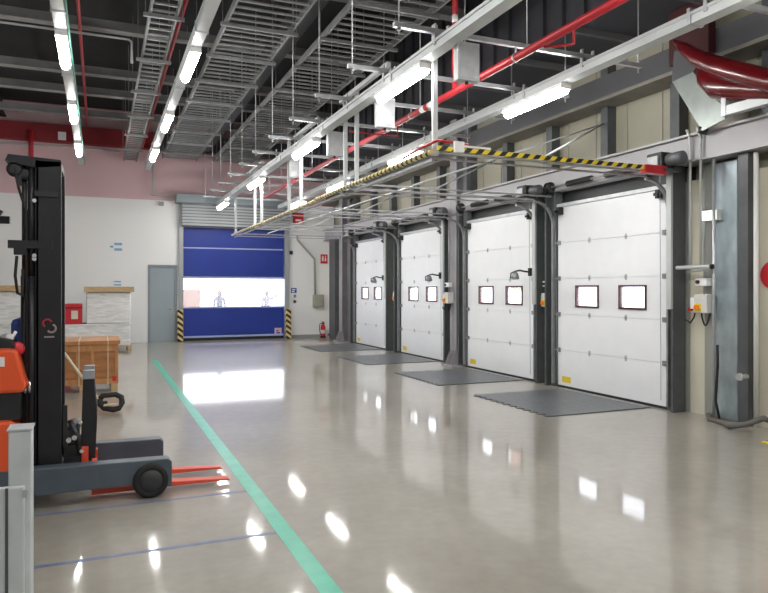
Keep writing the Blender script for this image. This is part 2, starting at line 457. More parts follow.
for c in DOORY:                                  # dark panels added to darken the gap above each door
    trim(MB().box(7.27,7.449,c-DW-.2,c+DW+.2,3.09,3.30),'dark')
ords=['farthest','second from the far end','third from the far end','nearest']
which=['farthest dock door','second farthest dock door','second nearest dock door','nearest dock door']
# added orange board, shaped to put a warm glow in door three's window
struct('floor_yard', MB().box(7.75,22,-7,22,-1.2,-1.0), 'slab')
solo('glow_board', MB().box(7.95,7.98,11.35,11.95,1.62,2.6).box(7.95,7.98,11.35,11.50,-1.0,1.62),mat('orange tarpaulin',(.55,.20,.06),.6,var=.15,scale=3),
     'added orange board outside, giving the glow in a window of the second nearest dock door','glow_board')
# dock levellers set in the floor
def make_leveler():
    t=thing('dock_leveler','', 'dock leveler',(0,0,0),group='steel dock levelers in the floor')
    part('plate', MB().box(-1.56,.02,-1.0,.92,.0015,.012), 'deck', t)
    part('lip', MB().box(.02,.13,-.98,.90,.0015,.018), 'galvd', t)
    out=[(-1.54,-1.0)]
    for j in range(12):
        y=-1.0+j*.16; out+=[(-1.56,y),(-1.62,y+.02),(-1.62,y+.09),(-1.56,y+.11)]
    out+=[(-1.54,.92)]
    mb=MB().prism(out,'z',.0015,.010)
    part('toothed_edge', mb, 'deck', t)
    return t
lv=make_leveler()
for i,c in enumerate(DOORY):
    o = lv if i==0 else dup(lv,(6.92,c,0))
    o.location=(6.92,c,0); o['label']='dark steel dock leveler plate in the floor before the '+which[i]
# door operators
def make_operator():
    t=thing('door_operator','', 'door motor',(0,0,3.28),group='door motors')
    part('gearbox', MB().box(-.30,-.06,-.10,.16,3.30,3.52,.02), 'dark', t)
    part('motor', MB().lathe((-.18,-.10,3.41),[(.06,-.26),(.085,-.24),(.085,-.02),(.06,0)],'y',16), 'doorframe', t)
    part('cover_plate', MB().box(-.33,-.30,-.06,.12,3.33,3.47,.008), 'galvd', t)
    part('mounting_bracket', MB().box(-.28,-.02,-.14,.18,3.26,3.30), 'doorframe', t)
    return t
op=make_operator()
for i,c in enumerate(DOORY):
    loc=(DX-.14,c-DW-.22,3.20)
    o= op if i==0 else dup(op,loc)
    o.location=loc; o['label']='dark geared door motor above the right post of the '+which[i]
# control stations beside each door
def make_control():
    t=thing('control_box','', 'control box',(0,0,1.3),group='door control boxes')
    part('cabinet', MB().box(-.15,0,-.10,.10,1.34,1.58,.010), 'ctrl', t)
    part('switch_plate', MB().box(-.156,-.15,-.01,.09,1.36,1.46), 'yellow', t)
    part('rotary_switch', MB().disc((-.17,.04,1.41),'x',.032,.04,16).box(-.20,-.185,.032,.048,1.38,1.44), 'orangek', t)
    part('push_button_box', MB().box(-.11,-.01,-.06,.12,1.69,1.79,.01), 'whitep', t)
    part('push_button', MB().disc((-.12,.07,1.74),'x',.025,.03,14), 'dark', t)
    part('relay_box', MB().box(-.12,0,.105,.19,1.39,1.54,.008), 'whitep', t)
    pts=[(-.06,.06,1.34)]
    for q in range(1,12):
        a=q/11; pts.append((-.07,.06-.14*a,1.34-.16*math.sin(PI*a)))
    part('cable_loop', MB().tube(pts,.011,6), 'black', t)
    part('cable_tail', MB().tube([(-.06,.15,1.39),(-.07,.17,1.28),(-.06,.24,1.2),(-.05,.32,1.24)],.010,6), 'black', t)
    part('conduit', MB().tube([(-.05,.03,1.58),(-.05,.03,3.28)],.012,6), 'galv', t)
    part('small_lamp', MB().disc((-.06,.24,1.38),'x',.025,.05,10), 'redbox', t)
    return t
ct=make_control()
cpos=[16.02,12.62,9.60,6.33]
for i,y in enumerate(cpos):
    x = 7.24 if i!=1 else 7.02
    if i==1: y=12.80
    o=ct if i==0 else dup(ct,(x,y,1.3))
    o.location=(x,y,1.3)
    o['label']='pale grey door control box right of the '+which[i]
# swing-arm dock lamps
def make_lamp():
    t=thing('dock_lamp','', 'dock lamp',(0,0,1.95),group='swing arm dock lamps')
    part('arm', MB().tube([(0,0,1.95),(-.10,.02,1.96),(-.15,.10,1.98),(-.18,.18,1.97)],.016,8).box(-.03,.02,-.03,.03,1.88,2.02), 'dark', t)
    part('lamp_head', MB().lathe((-.19,.18,1.82),[(.04,-.0),(.07,.01),(.066,.05),(.045,.11),(.025,.13)],'z',14), 'galvd', t)
    part('lamp_bracket', MB().tube([(-.18,.18,1.97),(-.26,.22,1.93),(-.25,.24,1.84)],.014,6), 'dark', t)
    return t
lp=make_lamp()
for i in range(3):
    loc=(DX-.14,DOORY[i]-DW-.05,1.95)
    o=lp if i==0 else dup(lp,loc)
    o.location=loc; o['label']='small dark swing-arm lamp at the right edge of the '+which[i]

# hazard rails at track ends and over the nearest door
TX=3.50; TZ=3.19
solo('hazard_bar', MB().tube([(TX-.03,6.80,TZ+.02),(TX-.03,11.2,TZ+.02)],.032,10), 'hazY',
     'round yellow and black striped bar across the inner ends of the nearest tracks','safety bar')
solo('hazard_bar', MB().tube([(TX-.03,11.3,TZ),(TX-.03,15.2,TZ)],.028,10), 'hazPale',
     'faded yellow striped bar above the floor before the red bell, behind the brighter bar','safety bar')
solo('hazard_bar', MB().tube([(TX-.03,15.3,TZ),(TX-.03,19.3,TZ)],.028,10), 'hazPale',
     'pale yellowish bar farthest back, in front of the blue door','safety bar')
solo('hazard_rail', MB().box(TX-.05,6.42,6.60,6.635,TZ+.0,TZ+.05), 'hazX',
     'long black and yellow striped rail running from the ceiling post to the nearest dock door','safety rail')
mbp=MB().box(TX+.14,TX+.26,6.56,6.60,TZ-.01,TZ+.11).box(TX+.26,TX+.62,6.58,6.60,TZ+.055,TZ+.075)
solo('rail_clamp', mbp, 'whitep', 'small white clamp plate on the striped rail','clamp')
solo('rail_sleeve', MB().tube([(TX+.35,6.63,TZ+.10),(TX-.03,6.66,TZ+.12),(TX-.06,7.05,TZ+.10),(TX-.06,7.5,TZ+.07)],.017,10), 'red',
     'red sleeve on the corner of the striped bar below the hanging post','sleeve')
solo('red_latch', MB().box(6.42,6.80,6.58,6.67,TZ-.05,TZ+.06,.01), 'redbox','red block where the striped rail meets the nearest dock door','stop block')

# ceiling hung posts that carry the track ends, with short cross struts
posts=[(6.86,'nearest galvanised post dropping from the ceiling rail to the striped bar'),
 (9.40,'galvanised ceiling post holding the far track of the nearest dock door'),
 (9.90,'galvanised ceiling post holding the near track of the third dock door'),
 (12.42,'galvanised ceiling post holding the far track of the third dock door'),
 (13.30,'galvanised ceiling post holding the near track of the second dock door'),
 (15.80,'galvanised ceiling post holding the far track of the second dock door'),
 (16.55,'galvanised ceiling post holding the near track of the farthest dock door'),
 (19.10,'farthest galvanised ceiling post, in front of the blue roll door')]
def make_post():
    t=thing('hanging_post','', 'support post',(0,0,0),group='galvanised posts holding the door tracks')
    part('channel', MB().box(-.03,.03,-.02,.02,0,1.46), 'tray', t)
    part('foot_bracket', MB().box(-.04,.04,-.035,.035,-.03,.03), 'galv', t)
    part('head_bolt', MB().disc((-.035,0,1.38),'x',.012,.02,8), 'galvd', t)
    return t
pp=make_post()
for i,(y,l) in enumerate(posts):
    o=pp if i==0 else dup(pp,(3.54,y,TZ)); o.location=(3.54,y,TZ+.03); o['label']=l
for i,(a,b,l) in enumerate(((8.05,9.95,'short galvanised strut on top of the near pair of hanging posts'),(11.1,12.6,'short galvanised strut on the middle hanging post'),(15.4,17.2,'short galvanised strut on the far hanging posts'))):
    solo('cross_strut', MB().box(3.45,3.51,a,b,4.56,4.62),'tray',l,'strut',group='short struts over the posts')

# brace rods from upper wall to the tracks
for i,c in enumerate(DOORY):
    w0=(7.27, c+.25, 4.24)
    for s,nm in ((-1,'near'),(1,'far')):
        w=(w0[0],w0[1]+s*.05,w0[2])
        e=(5.0 if s<0 else 4.45, c+s*(DW+.3), TZ+.06)
        if s>0: e=(4.45,c+DW+.07,TZ+.06)
        else: e=(5.0,c-DW-.07,TZ+.06)
        solo('brace_rod', MB().tube([w,e],.014,6),'tray','thin diagonal brace rod to the %s track of the %s'%(nm,which[i]),'brace rod',group='thin diagonal brace rods')

# ================================================================ CEILING SERVICES
# trunking rails that carry the lights
def trunking(x,y0,y1,z,label,w=.15,h=.10):
    t=thing('cable_trunking',label,'cable tray',(x,(y0+y1)/2,z))
    part('channel', MB().box(x-w/2,x+w/2,y0,y1,z,z+h).box(x-w/2-.012,x-w/2,y0,y1,z+h-.02,z+h+.012).box(x+w/2,x+w/2+.012,y0,y1,z+h-.02,z+h+.012), 'tray', t)
    y=y0+.6
    while y<y1:
        part('joint_clamp', MB().box(x-w/2-.016,x+w/2+.016,y-.02,y+.02,z-.008,z+h+.05), 'galv', t); y+=2.73
    return t
T1=(-.48,5.10); T2=(1.26,5.10); T3=(3.36,4.20); T4=(5.30,4.20)
trunking(T1[0],-5,20.5,T1[1],'leftmost pale light trunking rail running toward the pink wall')
trunking(T2[0],-5,20.5,T2[1],'pale light trunking rail left of the wide cable ladder')
trunking(T3[0],-4,21,T3[1],'long pale trunking rail above the striped bar carrying bright tube lights')
trunking(T4[0],-4,21,T4[1],'pale trunking rail nearest the dock wall, beside the red pipe')
solo('trim_strip', MB().box(T1[0]+.088,T1[0]+.1,6,20.5,T1[1],T1[1]+.1), mat('green cable',(.10,.35,.27),.5),'thin green cable along the leftmost trunking rail','cable')
def make_light():
    t=thing('ceiling_light','', 'light',(0,0,0),group='ceiling tube lights')
    part('housing', MB().box(-.075,.075,-.64,.64,-.045,0,.008).box(-.075,.075,-.66,-.64,-.075,0).box(-.075,.075,.64,.66,-.075,0), 'whitep', t)
    part('diffuser', MB().tube([(0,-.635,-.08),(0,.635,-.08)],.064,12), 'tube', t)
    return t
lt=make_light(); first=True
rails=[(T1,[-4,-.35,3.3,6.95,10.55,14.2,17.8],'leftmost trunking rail'),
       (T2,[-4,-.35,3.3,6.95,10.5,14.25,17.8],'trunking rail by the wide ladder'),
       (T3,[-.8,3.3,7.4,11.5,15.6,20.2],'trunking rail above the striped bar'),
       (T4,[-.8,3.3,7.4,11.5,15.4,19.0],'trunking rail by the dock wall')]
for (x,z),ysl,nm in rails:
    n=len(ysl)
    vis=[y for y in ysl if y>7] if nm[0]=='l' or 'ladder' in nm else [y for y in ysl if y>6]
    names={len(vis)-1:'farthest',0:'nearest',1:'second',2:'third'}
    for y in ysl:
        o=lt if first else dup(lt,(x,y,z)); first=False
        o.location=(x,y,z)
        if y in vis:
            j=vis.index(y); w=names.get(j) if j!=len(vis)-1 else 'farthest'
            o['label']='lit tube light, %s in view on the %s'%(w,nm)
        else:
            o['label']='overhead tube light out of view, %s, %s'%({0:'rearmost',1:'second from the rear',2:'third from the rear',3:'fourth from the rear'}[ysl.index(y)],nm)
# cable ladders
def ladder(label,x0,x1,y0,y1,z,pitch,sub=None,step=2.4):
    t=thing('cable_ladder',label,'cable ladder',((x0+x1)/2,(y0+y1)/2,z))
    for x in (x0,x1): part('side_rail', MB().box(x-.015,x+.015,y0,y1,z,z+.11), 'ladder', t)
    ny=int((y1-y0)/pitch); me=None
    for j in range(ny):
        y=y0+.1+j*pitch
        if me is None:
            o=part('rung', MB().box(x0,x1,y-.02,y+.02,z+.01,z+.035), 'ladder', t); me=o; yb=y
        else:
            c=me.copy(); C.objects.link(c); c.parent=t; c.location=(0,y-yb,0)
    y=y0+.5
    while y<y1:
        part('support_strut', MB().box(x0-.1,x1+.1,y-.025,y+.025,z-.055,z-.005), 'galvd', t)
        for x in (x0-.07,x1+.07): part('hanger_rod', MB().tube([(x,y,z-.06),(x,y,CZ)],.007,5), 'galvd', t)
        y+=step
    return t
ladder('narrow cable ladder at upper left leading to the pink wall',.66,1.02,5.5,BY-.1,5.55,.24,step=2.0)
ladder('wide cable ladder in the middle of the ceiling',1.74,2.72,5.2,21.3,5.60,.22,step=1.45)
ladder('wide cable ladder over the long trunking rail, right of the middle one',3.25,4.40,5.2,21.3,5.60,.22,step=1.45)
# dark rectangular duct between the ladders
solo('air_duct', MB().box(2.91,3.08,4,21,5.85,6.3), mat('dark duct',(.05,.05,.055),.5,.3),'dark flat duct between the two wide cable ladders','duct')
# trapeze hangers
def make_trapeze():
    t=thing('trapeze_hanger','', 'pipe hanger',(0,0,0),group='strut hangers under the ceiling')
    part('strut', MB().box(2.80,6.13,-.025,.025,4.365,4.415), 'galv', t)
    part('hanger_rod', MB().tube([(2.86,0,4.3),(2.86,0,7.1)],.009,6), 'galv', t)
    part('hanger_rod', MB().tube([(6.08,0,4.3),(6.08,0,5.32)],.009,6), 'galv', t)
    part('hanger_rod', MB().tube([(4.45,0,4.36),(4.45,0,7.1)],.008,6), 'galv', t)
    part('rod_nut', MB().disc((2.86,0,4.35),'z',.022,.03,6), 'galvd', t)
    for xa in (3.27,3.43,5.21,5.37): part('rail_clip', MB().box(xa,xa+.02,-.02,.02,4.25,4.47), 'galv', t)
    return t
tz=make_trapeze()
TY=[4.6,6.35,7.75,9.1,10.5,11.9,13.3,14.7,16.1,17.5,18.9,20.3]
tn=['nearest','second nearest','third nearest','fourth nearest','fifth nearest','sixth nearest','sixth farthest','fifth farthest','fourth farthest','third farthest','second farthest','farthest']
for i,y in enumerate(TY):
    o=tz if i==0 else dup(tz,(0,y,0)); o.location=(0,y,0)
    o['label']='galvanised strut hanger across the trunking rails, %s of the row'%tn[i]
# junction plates under trunking three
def make_jbox():
    t=thing('junction_box','', 'junction box',(0,0,0),group='boxes under the long trunking rail')
    part('box_body', MB().box(-.13,.13,-.05,.05,-.40,0,.006), 'tray', t)
    part('box_cover', MB().box(-.11,.11,-.062,-.05,-.38,-.03), 'galv', t)
    part('cable_gland', MB().disc((0,0,-.41),'z',.02,.04,8), 'dark', t)
    return t
jb=make_jbox()
jl=['nearest pale box hanging under the long trunking rail, beside the red riser','second pale box under the long trunking rail, past the brightest tube light','third pale box under the long trunking rail','farthest pale box under the long trunking rail']
for i,y in enumerate((6.15,8.35,10.45,12.8)):
    o=jb if i==0 else dup(jb,(0,0,0)); o.location=(T3[0]+.19,y,T3[1]+.03); o['label']=jl[i]
# red pipes
PX,PZ=4.30,4.25
t=thing('sprinkler_pipe','long red pipe running beside the trunking rail over the dock tracks','pipe',(PX,11,PZ))
part('main_pipe', MB().tube([(PX,-2,PZ),(PX,19,PZ)],.045,12),'red',t)
part('riser', MB().tube([(PX,7.75,PZ),(PX,7.75,CZ-.03)],.04,10),'red',t)
for (a,b) in ((8.35,8.5),(8.62,8.75),(9.9,10.0)):
    part('white_band', MB().tube([(PX,a,PZ),(PX,b,PZ)],.0465,12),'whitep',t,'white band on the red pipe')
for (a,b) in ((4.9,5.0),(5.15,5.25)):
    part('white_band', MB().tube([(PX,7.75,a),(PX,7.75,b)],.0415,10),'whitep',t,'white band on the red riser')
part('branch', MB().tube([(PX,5.35,PZ),(PX,5.35,PZ-.02),(PX,5.35,PZ-.18),(PX-.05,5.35,PZ-.2),(PX-.25,5.5,PZ-.2)],.014,8),'red',t)
part('branch', MB().tube([(PX,9.6,PZ),(PX,9.6,PZ-.2),(PX-.8,9.6,PZ-.2)],.014,8),'red',t)
for y in (6.35,9.1,11.9,14.7): part('pipe_clip', MB().tube([(PX,y,PZ+.04),(PX,y,PZ+.12)],.012,6).disc((PX,y,PZ),'y',.05,.03,12),'galv',t)
solo('sprinkler_pipe', MB().tube([(1.18,3,5.95),(1.18,21.5,5.95)],.035,10),'red','thin red pipe directly beside the narrow cable ladder','pipe')
solo('sprinkler_pipe', MB().tube([(1.52,3,6.0),(1.52,21.5,6.0)],.035,10),'red','thin dark red pipe between the light rail and the wide cable ladder','pipe')
solo('sprinkler_pipe', MB().tube([(-.33,3,6.3),(-.33,20.8,6.3)],.03,10),'red','thin red pipe at upper left crossing the purlins','pipe')
solo('red_drop_pipe', MB().tube([on_y(31,130,BY-.4),on_y(31,157,BY-.4)],.07,10),'red','short thick red pipe dropping behind the top of the truck mast','pipe')
solo('ceiling_conduit', MB().tube([(-6,12.2,5.9),(.45,12.2,5.9),(.5,12.2,5.86),(.5,12.2,5.5)],.022,8),'tray','thin pale conduit crossing at upper left and turning down','conduit')
p1=on_y(152.5,152,BY-.15); p2=on_y(152.5,195,BY-.15); p3=on_y(185,198.5,BY-.15)
solo('wall_conduit', MB().tube([p1,p2,(p3[0],p3[1],p2[2])],.03,8),'tray','white pipe dropping down the pink wall from the light rail','conduit')
mbx=MB()
a=on_y(-60,138,BY-.1); b=on_y(120,150,BY-.1)
solo('wall_conduit', MB().tube([a,(b[0],a[1],a[2])],.03,8),'tray','pale pipe running along the pink wall behind the truck mast','conduit')
# speakers / red bits on beam
solo('exit_lamp', MB().box(on_y(58,130,BY-.4)[0],on_y(66,130,BY-.4)[0],BY-.42,BY-.3,6.0,6.22,.01),'whitep','small white unit on the red beam at left','emergency light')

# ================================================================ BACK WALL THINGS
# roll door
dr=thing('door_5','blue high speed roll door with a clear window band and shutter housing above','door',((bl+br)/2,BY,0),kind='structure')
wz0=on_y(184,307.5,BY)[2]; wz1=on_y(184,278,BY)[2]; sz=on_y(184,247.5,BY)[2]
yb=BY+.06
part('curtain', MB().box(bl,br,yb,yb+.012,wz1,btop).box(bl,br,yb,yb+.012,.10,wz0),'blue',dr)
part('vision_panel', MB().box(bl,br,yb+.002,yb+.008,wz0,wz1),'vinyl',dr,'clear window band')
part('reinforcing_strip', MB().box(bl,br,yb-.006,yb,sz-.02,sz+.02),'bluestrip',dr,'pale strip')
part('reinforcing_strip', MB().box(bl,br,yb-.006,yb,wz1-.02,wz1+.05),'bluestrip',dr)
part('reinforcing_strip', MB().box(bl,br,yb-.006,yb,wz0-.03,wz0+.02),'bluestrip',dr)
part('bottom_bar', MB().box(bl,br,yb-.015,yb+.02,.09,.15),'bluestrip',dr,'pale bottom bar')
part('bottom_seal', MB().box(bl,br,yb-.01,yb+.015,0,.09),'black',dr)
for a,b in ((bl-.13,bl),(br,br+.16)):
    part('guide_post', MB().box(a,b,BY-.10,BY+.05,0,btop+.9),'shutter',dr)
mb=MB().box(bl-.05,br+.16,BY-.26,BY-.005,btop+.02,btop+.72)
for q in range(7): mb.box(bl-.05,br+.16,BY-.285,BY-.26,btop+.05+q*.095,btop+.11+q*.095)
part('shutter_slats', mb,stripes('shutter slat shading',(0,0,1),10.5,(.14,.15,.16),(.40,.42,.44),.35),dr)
part('shutter_hood', MB().box(bl-.25,br+.2,BY-.45,BY-.005,btop+.72,btop+1.0,.02),'pframe',dr)
a=on_y(275,328,BY); b=on_y(282,335,BY)
st=part('warning_sticker', MB().box(a[0],b[0],yb-.002,yb,b[2],a[2]),mat('pink sticker',(.75,.5,.5),.5),dr,'pale pink square sticker')
part('sticker_mark', MB().box(a[0]+.05,b[0]-.05,yb-.0035,yb-.002,b[2]+.05,b[2]+.10).box(a[0]+.05,b[0]-.1,yb-.0035,yb-.002,b[2]+.13,b[2]+.17),'bluep',st)
# striped guard posts
for xx,l in ((bl-.09,'yellow and black striped guard post left of the blue door'),(br+.12,'yellow and black striped guard post right of the blue door')):
    ztop = 1.0
    solo('guard_post', MB().box(xx-.10,xx+.07,BY-.24,BY-.105,0,ztop,.02),'hazPost',l,'guard post',group='striped guard posts')
# personnel door
pd=thing('door_6','closed grey flush personnel door in the white wall','door',((pl+pr)/2,BY,0),kind='structure')
part('door_leaf', MB().box(pl+.05,pr-.05,BY+.02,BY+.06,.002,ptop-.05),'pdoor',pd)
part('door_frame', MB().box(pl,pr,BY+.06,BY+.1,0,.04).box(pl-.02,pl+.05,BY-.02,BY+.1,0,ptop+.02).box(pr-.05,pr+.02,BY-.02,BY+.1,0,ptop+.02).box(pl+.05,pr-.05,BY-.02,BY+.1,ptop-.05,ptop+.02),'pframe',pd)
part('door_handle', MB().tube([(pr-.13,BY+.02,1.02),(pr-.13,BY-.05,1.02),(pr-.27,BY-.05,1.02)],.012,8).box(pr-.155,pr-.105,BY+.012,BY+.02,.93,1.12),'chrome',pd,'steel lever handle')
for z in (.3,2.0): part('hinge', MB().tube([(pl+.05,BY+.015,z-.05),(pl+.05,BY+.015,z+.05)],.012,8),'galvd',pd)
# wall devices
def wbox(name,x0,y0,x1,y1,dep,m,label,cat,bev=.006,Y=BY):
    a=on_y(x0,y1,Y); b=on_y(x1,y0,Y)
    return solo(name, MB().box(a[0],b[0],Y-dep,Y,a[2],b[2],bev),m,label,cat)
wbox('wall_sensor',158.5,202,163.5,205.5,.1,'galvd','small grey sensor high on the white wall above the personnel door','sensor')
def logo(x0,y0,x1,y1,label,dash):
    a=on_y(x0,y1,BY); b=on_y(x1,y0,BY); w=b[0]-a[0]; h=b[2]-a[2]
    t=thing('wall_sign',label,'sign',((a[0]+b[0])/2,BY-.01,a[2]))
    part('backing', MB().box(a[0],b[0],BY-.008,BY,a[2],b[2]),'whitep',t)
    mb=MB().box(a[0]+w*.35,b[0],BY-.012,BY-.008,a[2],a[2]+h*.3).box(a[0]+w*.35,b[0],BY-.012,BY-.008,b[2]-h*.3,b[2])
    if dash: mb.box(a[0],a[0]+w*.28,BY-.012,BY-.008,a[2]+h*.38,a[2]+h*.62)
    part('print', mb,'logoblue',t,'pale blue printed bars')
logo(110,243,122,250.5,'small sign of pale blue bars high on the white wall',True)
logo(110,281,121,285.5,'small pale blue sign just above the right wrapped pallet',False)
# alarm bell box
a=on_y(292.5,223,BY-.05); b=on_y(303,212,BY-.05)
t=thing('alarm_bell','red square alarm box right of the blue door','alarm',((a[0]+b[0])/2,BY-.05,a[2]))
part('backplate', MB().box(a[0]-.06,b[0]+.06,BY-.03,BY,a[2]-.06,b[2]+.06,.006),'whitep',t)
part('bell_case', MB().box(a[0],b[0],BY-.14,BY-.03,a[2],b[2],.02),'redbox',t)
part('bell_label', MB().box(a[0]+.08,b[0]-.08,BY-.143,BY-.14,a[2]+.06,a[2]+.12),'whitep',t)
a=on_y(296.3,238,BY); b=on_y(300,235.5,BY)
wbox('junction_cover',289,251,292.5,254.5,.06,'dark','tiny black sensor beside the top right of the blue door','sensor')
# conduit down to switch box
q=[on_y(297,236,BY-.04),on_y(297.5,240,BY-.04),on_y(314.5,259,BY-.04),on_y(315,295,BY-.04)]
solo('wall_conduit', MB().tube(q,.035,8),'beige','grey conduit bending from beneath the alarm box down to the switch box','conduit')
a=on_y(312.5,307,BY); b=on_y(322.5,294.5,BY)
t=thing('switch_box','beige metal switch box on the wall above the fire extinguisher','switch box',((a[0]+b[0])/2,BY-.1,a[2]))
part('case', MB().box(a[0],b[0],BY-.16,BY,a[2],b[2],.015),'beige',t)
part('lid', MB().box(a[0]+.02,b[0]-.02,BY-.175,BY-.16,a[2]+.02,b[2]-.02,.006),'beige',t)
part('latch', MB().box(b[0]-.07,b[0]-.04,BY-.19,BY-.175,a[2]+.15,a[2]+.24),'galvd',t)
# blue sign and buttons
a=on_y(291,293,BY); b=on_y(296.5,288,BY)
t=thing('button_sign','small blue sign over two push buttons right of the blue door','sign',((a[0]+b[0])/2,BY-.01,a[2]))
part('sign_plate', MB().box(a[0],b[0],BY-.01,BY,a[2],b[2]),'bluep',t)
part('sign_print', MB().box(a[0]+.03,a[0]+.12,BY-.012,BY-.01,a[2]+.03,a[2]+.07).box(a[0]+.03,a[0]+.15,BY-.012,BY-.01,b[2]-.07,b[2]-.04),'whitep',t)
a=on_y(293,298,BY); b=on_y(296,294,BY)
t=thing('push_button','grey push button plate below the small blue sign','button',((a[0]+b[0])/2,BY-.01,a[2]))
part('plate', MB().box(a[0],b[0],BY-.03,BY,a[2],b[2]),'ctrl',t)
part('button', MB().disc(((a[0]+b[0])/2,BY-.04,(a[2]+b[2])/2),'y',.03,.03,12),'dark',t)
a=on_y(294.6,301.6,BY)
t=thing('push_button','round dark push button lowest beside the blue door','button',(a[0],BY-.01,a[2]-.05))
part('plate', MB().disc((a[0],BY-.012,a[2]),'y',.06,.024,16),'galvd',t)
part('button', MB().disc((a[0],BY-.035,a[2]),'y',.035,.03,14),'dark',t)
# extinguisher sign
a=on_y(320.5,263.5,BY); b=on_y(327.5,254.5,BY)
t=thing('extinguisher_sign','red square fire extinguisher sign on the white wall','sign',((a[0]+b[0])/2,BY-.01,a[2]))
part('sign_plate', MB().box(a[0],b[0],BY-.01,BY,a[2],b[2]),'redbox',t)
w=b[0]-a[0]; h=b[2]-a[2]
part('pictogram', MB().box(a[0]+w*.2,a[0]+w*.42,BY-.013,BY-.01,a[2]+h*.25,a[2]+h*.75).box(a[0]+w*.26,a[0]+w*.36,BY-.013,BY-.01,a[2]+h*.75,a[2]+h*.86)
     .box(a[0]+w*.58,a[0]+w*.8,BY-.013,BY-.01,a[2]+h*.25,a[2]+h*.55).box(a[0]+w*.64,a[0]+w*.74,BY-.013,BY-.01,a[2]+h*.55,a[2]+h*.86),'whitep',t)
# fire extinguisher
a=on_y(323,337,BY-.2); ex=a[0]; ey=BY-.2
t=thing('fire_extinguisher','red fire extinguisher standing on the floor by the back wall','fire extinguisher',(ex,ey,0))
part('cylinder', MB().lathe((ex,ey,0),[(.075,.0),(.085,.02),(.085,.36),(.06,.43),(.03,.46)],'z',18),'redbox',t)
part('valve', MB().box(ex-.03,ex+.05,ey-.015,ey+.015,.46,.52).box(ex-.07,ex+.02,ey-.01,ey+.01,.53,.545),'dark',t)
part('hose', MB().tube([(ex-.03,ey,.49),(ex-.11,ey-.02,.47),(ex-.14,ey-.03,.36),(ex-.12,ey-.03,.2),(ex-.10,ey-.03,.12)],.014,8),'black',t)
part('label_band', MB().lathe((ex,ey,0),[(.0855,.14),(.0862,.15),(.0862,.25),(.0855,.26)],'z',18),'whitep',t)
part('base_ring', MB().lathe((ex,ey,0),[(.088,0),(.09,.01),(.09,.05),(.086,.06)],'z',18),'black',t)
# vertical pipes on right side of back wall with red call points
px=on_y(334.5,300,BY-.08)[0]
solo('wall_conduit', MB().tube([(px,BY-.08,6),(px,BY-.08,.42),(px-.06,BY-.09,.22),(px-.25,BY-.12,.06)],.035,8),'galvd','grey pipe running down the white wall beside the corner column','conduit')
for (x,y,l) in ((333.5,261,'upper red call point on the pipe near the hall corner'),(334,300,'lower red call point on the pipe near the hall corner')):
    a=on_y(x,y,BY-.12)
    t=thing('call_point',l,'call point',(a[0],BY-.16,a[2]-.1),group='red call points')
    part('case', MB().box(a[0]-.05,a[0]+.05,BY-.19,BY-.115,a[2]-.16,a[2]+.16,.012),'redbox',t)
    part('glass', MB().box(a[0]-.035,a[0]+.035,BY-.193,BY-.19,a[2]-.05,a[2]+.05),'whitep',t)
# things in the yard
def figure(name,label,loc,cloth,arm_up,s=1.0):
    t=thing(name,label,'person',loc)
    me=bpy.data.meshes.new('body'); 
    V=[(0,0,.92),(0,0,1.12),(0,0,1.30),(0,0,1.42),(0,0,1.50),(0,-.01,1.60),
       (.09,0,.86),(.10,-.02,.48),(.10,.02,.08),(.10,-.10,.03),(-.09,0,.86),(-.11,.03,.48),(-.12,.10,.08),(-.12,-.02,.03),
       (.17,0,1.38),(-.17,0,1.38)]
    if arm_up: V+=[(.30,-.10,1.42),(.40,-.25,1.55),(.43,-.32,1.58),(-.22,-.05,1.10),(-.16,-.2,.96),(-.12,-.26,.93)]
    else: V+=[(.22,.0,1.10),(.17,-.2,.98),(.12,-.27,.98),(-.22,.0,1.10),(-.17,-.2,.98),(-.12,-.27,.98)]
    E=[(0,1),(1,2),(2,3),(3,4),(4,5),(0,6),(6,7),(7,8),(8,9),(0,10),(10,11),(11,12),(12,13),(3,14),(14,16),(16,17),(17,18),(3,15),(15,19),(19,20),(20,21)]
    me.from_pydata([Vector(v)*s for v in V],E,[])
    o=bpy.data.objects.new('body',me); C.objects.link(o); o.parent=t
    R=[.13,.125,.14,.09,.05,.085,.09,.06,.045,.035,.09,.06,.045,.035,.065,.065,.048,.04,.03,.048,.04,.03]
    o.modifiers.new('skin','SKIN'); sk=me.skin_vertices[0].data
    for q,r in zip(sk,R): q.radius=(r*s,r*s)
    sk[0].use_root=True
    sb=o.modifiers.new('sub','SUBSURF'); sb.levels=2; sb.render_levels=2
    me.materials.append(M[cloth])
    def pt(n,mb,m):
        meh=bpy.data.meshes.new(n); bmesh.ops.scale(mb.bm,vec=(s,s,s),verts=mb.bm.verts); mb.bm.to_mesh(meh); mb.bm.free()
        p=bpy.data.objects.new(n,meh); C.objects.link(p); p.parent=t; meh.materials.append(M[m])
    pt('face', MB().lathe((0,-.025,1.58),[(.03,-.12),(.065,-.08),(.082,0),(.075,.06),(.03,.10)],'z',14).tube([(0,-.10,1.60),(0,-.125,1.575)],.012,6),'skin')
    pt('hair', MB().lathe((0,.015,1.585),[(.085,-.04),(.098,.02),(.09,.07),(.06,.11),(.01,.125)],'z',14),'hair')
    return t
a=on_y(219.5,292,25.0); figure('person','person in dark work clothes seen through the clear band of the blue door',(a[0],25.0,0),'cloth1',False,.93)
a=on_y(267,292,25.6); figure('person','person in pale clothes reaching out, right side of the clear door band',(a[0],25.6,0),'cloth2',True,.93)
a=on_y(181,307,26.5); b=on_y(200.5,289.5,26.5)
t=thing('carton_pallet','pale brown carton load seen at left through the clear door band','carton load',((a[0]+b[0])/2,27.0,0))
